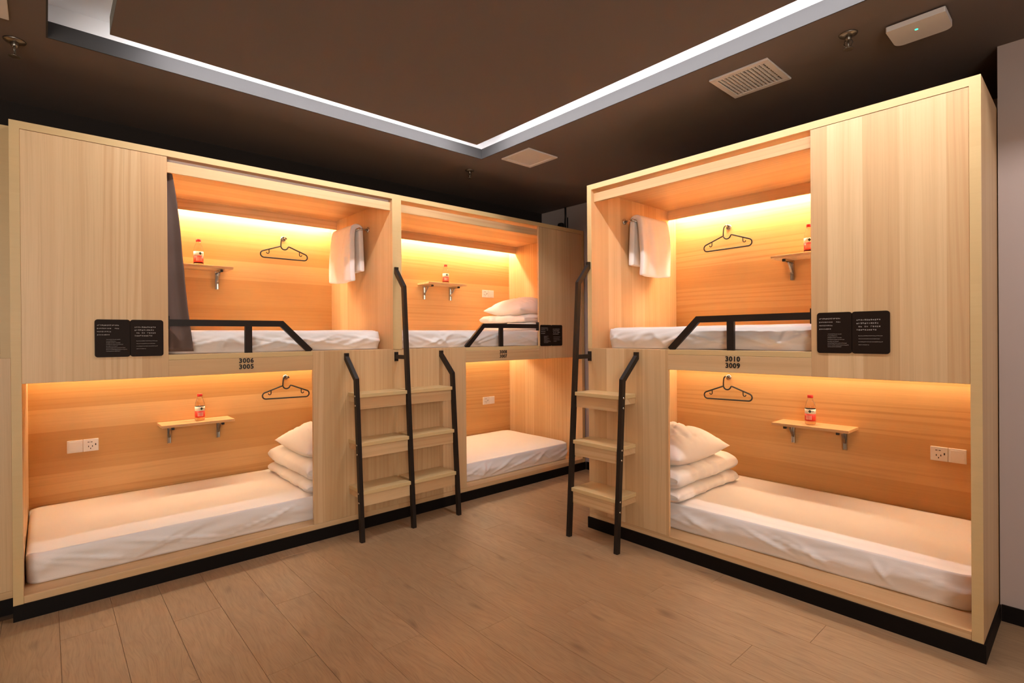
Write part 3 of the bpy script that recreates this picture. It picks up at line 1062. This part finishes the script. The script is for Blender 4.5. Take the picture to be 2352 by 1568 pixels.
# ---- sockets and blank plates
def make_plate(socket):
    r = empty('wall_socket' if socket else 'switch_plate')
    MB().box(-0.0395, 0.0395, -0.008, 0.0, -0.040, 0.040, 0, 0.0025, 2).build('plate', 'white_plastic', r)
    if socket:
        h = MB()
        for (x, z, a, b_) in ((-0.012, 0.020, 0.005, 0.002), (0.003, 0.020, 0.005, 0.002), (-0.012, -0.008, 0.002, 0.005), (0.008, -0.008, 0.002, 0.005), (-0.002, -0.022, 0.002, 0.004), (0.024, 0.002, 0.003, 0.006)):
            h.box(x - a, x + a, -0.0086, -0.0078, z - b_, z + b_)
        h.build('slots', 'dark_hole', r)
    else:
        MB().box(-0.030, 0.030, -0.0105, -0.0078, -0.030, 0.030, 0, 0.0015, 2).build('rocker', 'white_plastic', r)
    return r
PL = [('A', 1.665, 0.612, 'the lower berth of the curtained bunk'), ('C', 1.700, 0.612, 'the lower berth of the mauve-wall bunk'), ('B', 1.660, 1.762, 'the upper berth of the corner bunk'), ('B', 1.660, 0.610, 'the lower berth of the corner bunk')]
s0, p0 = make_plate(True), make_plate(False)
for i, (k_, u, z, lab) in enumerate(PL):
    a = s0 if i == 0 else copy_tree(s0)
    b = p0 if i == 0 else copy_tree(p0)
    fit(a, k_, u, DB - 0.0003, z)
    fit(b, k_, u + 0.0805, DB - 0.0003, z)
    tag(a, 'white slotted wall socket on the back panel of ' + lab, 'socket', 'white wall sockets')
    tag(b, 'white blank switch plate beside the socket in ' + lab, 'switch', 'white switch plates')

# ---- towels on rails
def towel_set(key, place, seed):
    M4, m, w, rz = UNITS[key]
    zr, ur = 2.120, 0.078
    r = empty('towel_rail')
    MB().tube([(m * ur, -0.215, 0), (m * ur, 0.215, 0)], 0.0085, 12).build('bar', 'chrome', r)
    for y in (-0.20, 0.20):
        b = MB()
        b.tube([(m * 0.006, y, 0), (m * (ur + 0.004), y, 0)], 0.007, 10)
        b.lathe([(0.021, 0.0), (0.021, m * 0.006), (0.015, m * 0.010)], y, 0, 16, 0, 'x')
        b.build('post', 'chrome', r)
    r.location = P(key, T, 0.565, zr)
    r.rotation_euler = (0, 0, rz)
    tag(r, 'steel towel rail on the side wall of ' + place, 'towel rail', 'steel towel rails')
    # towel: folded terry cloth hung over the bar
    mb = MB(); bm = mb.bm
    path = []
    lf, lb = 0.400, 0.318
    o = 0.031
    nst = 26
    for i in range(nst):
        t = i / nst
        path.append((o + 0.010 * math.sin(t * 3.0) , -lf + lf * t, 'f', 1 - t))
    for i in range(9):
        a = math.pi * i / 8
        path.append((o * math.cos(a), o * math.sin(a) * 0.75, 'c', 0))
    for i in range(1, nst + 1):
        t = i / nst
        path.append((-o - 0.003 * t, -lb * t, 'b', t))
    nw = 40
    hw = 0.176
    vs = []
    for j in range(nw + 1):
        s = -1 + 2 * j / nw
        row = []
        for (pu, pz, kd, t) in path:
            flare = 1.0 + 0.085 * t
            fold = 0.006 * math.sin(s * 9 + seed) * (0.25 + t) + 0.008 * noise.noise(Vector((s * 3 + seed, t * 2.0, pu * 9)))
            if kd == 'f':
                pu2 = pu + fold + 0.020 * t
            elif kd == 'b':
                pu2 = pu + 0.004 * math.sin(s * 7 + seed)
            else:
                pu2 = pu
            z = pz
            if kd == 'f':
                z += (0.010 * (s + 1) * 0.5 - 0.006 * math.cos(s * 2.5)) * t
            row.append(bm.verts.new((m * pu2, s * hw * flare, z)))
        vs.append(row)
    grid_faces(bm, vs, nw + 1, len(path))
    o_ = mb.build('towel', 'towel')
    so = o_.modifiers.new('thickness', 'SOLIDIFY')
    so.thickness = 0.040
    so.offset = 0.0
    bv = o_.modifiers.new('soft', 'SUBSURF')
    bv.levels = 1; bv.render_levels = 1
    o_.location = P(key, T + ur, 0.565, zr)
    o_.rotation_euler = (0, 0, rz)
    tag(o_, 'white folded towel hanging over the rail in ' + place, 'towel', 'white towels')
towel_set('A', 'the upper berth of the curtained bunk', 0.7)
towel_set('C', 'the upper berth of the mauve-wall bunk', 2.9)

# ---- notice plaques
def make_plaque(key, u, label):
    M4, m, w, rz = UNITS[key]
    r = empty('notice_plaque')
    R_ = random.Random(5)
    def leaf(x0, x1, name):
        mb = MB()
        rr = 0.013
        pts = []
        for cx, cz, a0 in ((x1 - rr, 0.0955 - rr, 0), (x0 + rr, 0.0955 - rr, 90), (x0 + rr, -0.0955 + rr, 180), (x1 - rr, -0.0955 + rr, 270)):
            for i in range(6):
                a = math.radians(a0 + 18 * i)
                pts.append((cx + rr * math.cos(a), cz + rr * math.sin(a)))
        mb.prism(pts, 'y', -0.0042, -0.0004)
        return mb.build(name, 'sign_black', r)
    a = leaf(-0.1445, 0.0008, 'leaf')
    b = leaf(-0.0008, 0.1445, 'leaf')
    def glyph_lines(par, x0, zs, sizes, cell, fill, gaps=()):
        mb = MB()
        for li, (z, n) in enumerate(zip(zs, sizes)):
            for c in range(n):
                if (li, c) in gaps:
                    continue
                cx = x0 + c * cell * 1.12
                for _ in range(fill):                      # tiny strokes making up one character
                    if R_.random() < 0.5:
                        zz = z + R_.uniform(-0.42, 0.42) * cell
                        l = R_.uniform(0.25, 0.46) * cell
                        mb.box(cx - l, cx + l, -0.0046, -0.0042, zz - 0.00033, zz + 0.00033)
                    else:
                        xx = cx + R_.uniform(-0.36, 0.36) * cell
                        l = R_.uniform(0.2, 0.46) * cell
                        mb.box(xx - 0.00033, xx + 0.00033, -0.0046, -0.0042, z - l, z + l)
        o = mb.build('lettering', 'sign_print', par)
        o['kind'] = 'stuff'
        return o
    glyph_lines(a, -0.133, (0.066, 0.050, 0.034, 0.018), (14, 14, 9, 8), 0.0058, 5, {(1, 9), (1, 10)})
    glyph_lines(a, -0.098, (-0.006, -0.0145, -0.023, -0.0315, -0.040, -0.0485, -0.057, -0.0655), (20, 14, 20, 24, 16, 27, 30, 20), 0.0026, 2)
    glyph_lines(b, 0.021, (0.057, 0.042, 0.027, 0.012), (12, 11, 12, 10), 0.0070, 5, {(2, 3), (2, 6), (2, 0)})
    glyph_lines(b, 0.027, (-0.015, -0.0285, -0.042, -0.0555), (32, 28, 32, 14), 0.0026, 2)
    r.location = P(key, u, 0.0, 1.3075)
    r.rotation_euler = (0, 0, rz)
    tag(r, label, 'sign', 'black notice plaques')
make_plaque('A', 1.555, 'black two-leaf notice plaque on the front panel of the curtained bunk')
make_plaque('B', 1.583, 'black two-leaf notice plaque on the front panel of the corner bunk')
make_plaque('C', 1.558, 'black two-leaf notice plaque on the front panel of the mauve-wall bunk')

# ================================================================= ceiling fittings
def make_vent(loc, label, slats=True, axis='y'):
    r = empty('air_vent', loc)
    h = 0.1445
    f = MB()
    bw = 0.030
    f.box(-h, h, -h, -h + bw, -0.010, 0.0, 0, 0.002)
    f.box(-h, h, h - bw, h, -0.010, 0.0, 0, 0.002)
    f.box(-h, -h + bw, -h + bw, h - bw, -0.010, 0.0, 0, 0.002)
    f.box(h - bw, h, -h + bw, h - bw, -0.010, 0.0, 0, 0.002)
    f.build('frame', 'vent_white', r)
    i = h - bw
    if slats:
        MB().box(-i, i, -i, i, -0.0008, -0.0001).build('duct_shadow', 'dark_hole', r)
        n = 12
        for q in range(n):
            x = -i + (q + 0.75) * 2 * i / (n + 0.5)
            MB().prism([(x - 0.0050, -0.0088), (x + 0.0020, -0.0088), (x + 0.0050, -0.0015), (x - 0.0020, -0.0015)], 'y', -i, i).build('slat', 'vent_white', r)
        c = MB()
        for q in range(9):
            y_ = -i + (q + 1) * 2 * i / 10
            c.box(-i, i, y_ - 0.0012, y_ + 0.0012, -0.0040, -0.0012)
        c.build('cross_bars', 'vent_white', r)
    else:
        MB().box(-i, i, -i, i, -0.0055, -0.0001, 0, 0.001).build('cover_plate', 'vent_white', r)
    tag(r, label, 'vent')
    return r
make_vent((2.168, 2.793, ZC), 'square white slatted air vent in the ceiling above the mauve-wall bunk')
make_vent((0.598, 2.752, ZC), 'square cream vent cover in the ceiling at the slot corner', False)
make_vent((0.571, -0.124, ZC), 'cream vent cover on the ceiling at the edge of view above the curtained bunk', False)

def make_sprinkler(loc, label, s=1.0):
    r = empty('fire_sprinkler', loc)
    MB().lathe([(0.030 * s, 0.0), (0.028 * s, -0.004 * s), (0.012 * s, -0.008 * s)], seg=18).build('escutcheon', 'steel_dark', r)
    b = MB()
    b.lathe([(0.010 * s, -0.006 * s), (0.010 * s, -0.020 * s), (0.006 * s, -0.024 * s)], seg=12)
    for q in (-1, 1):
        b.tube([(q * 0.008 * s, 0, -0.020 * s), (q * 0.014 * s, 0, -0.034 * s), (q * 0.003 * s, 0, -0.052 * s)], 0.0022 * s, 6)
    b.build('frame', 'steel_dark', r)
    MB().lathe([(0.003 * s, -0.022 * s), (0.003 * s, -0.048 * s)], seg=8).build('glass_bulb', 'steel_dark', r)
    MB().lathe([(0.004 * s, -0.050 * s), (0.016 * s, -0.053 * s), (0.016 * s, -0.0545 * s)], seg=14).build('deflector', 'steel_dark', r)
    tag(r, label, 'sprinkler', 'ceiling sprinklers')
make_sprinkler((2.622, 2.722, ZC), 'fire sprinkler head between the slatted vent and the white box', 1.2)
make_sprinkler((0.085, 2.600, ZC), 'fire sprinkler head in front of the cream vent cover', 1.15)
make_sprinkler((0.225, 0.030, ZC), 'fire sprinkler head by the near end of the curtained bunk', 1.3)

# white ceiling box with a green light
r = empty('access_point', (2.842, 2.862, ZC))
m_ = MB()
pts = []
hw, hd, rr = 0.0985, 0.0865, 0.032
for cx, cy, a0, rad in ((hw - rr, hd - rr, 0, rr), (-hw + rr, hd - rr, 90, rr), (-hw + 0.006, -hd + 0.006, 180, 0.006), (hw - 0.006, -hd + 0.006, 270, 0.006)):
    for i in range(7):
        a = math.radians(a0 + 15 * i)
        pts.append((cx + rad * math.cos(a), cy + rad * math.sin(a)))
m_.prism(pts, 'z', -0.027, -0.006)
m_.build('casing', 'vent_white', r)
MB().box(-0.06, 0.06, -0.05, 0.05, -0.006, 0).build('mount', 'dark_hole', r)
MB().lathe([(0.006, -0.0276), (0.006, -0.027)], -0.006, -0.018, 12).build('indicator', 'green_led', r)
tag(r, 'white ceiling box with a glowing green indicator above the mauve-wall bunk', 'access point')

# black cable dropping down the far wall
r = empty('cable_drop', (-0.235, Y_END, H))
c = MB()
c.tube([(0, -0.012, ZC - H), (0.002, -0.012, 0.19), (-0.002, -0.014, 0.12), (0.004, -0.016, 0.02), (0.004, -0.05, 0.004)], 0.009, 8)
c.tube([(0.026, -0.010, 0.17), (0.030, -0.014, 0.08), (0.034, -0.018, 0.004)], 0.006, 8)
c.build('cable', 'black_plastic', r)
MB().box(-0.075, -0.018, -0.055, -0.004, 0.035, 0.125, 0, 0.015, 2).build('plug_box', 'black_plastic', r)
tag(r, 'black cable and plug box on the far wall above the corner bunk', 'cable')
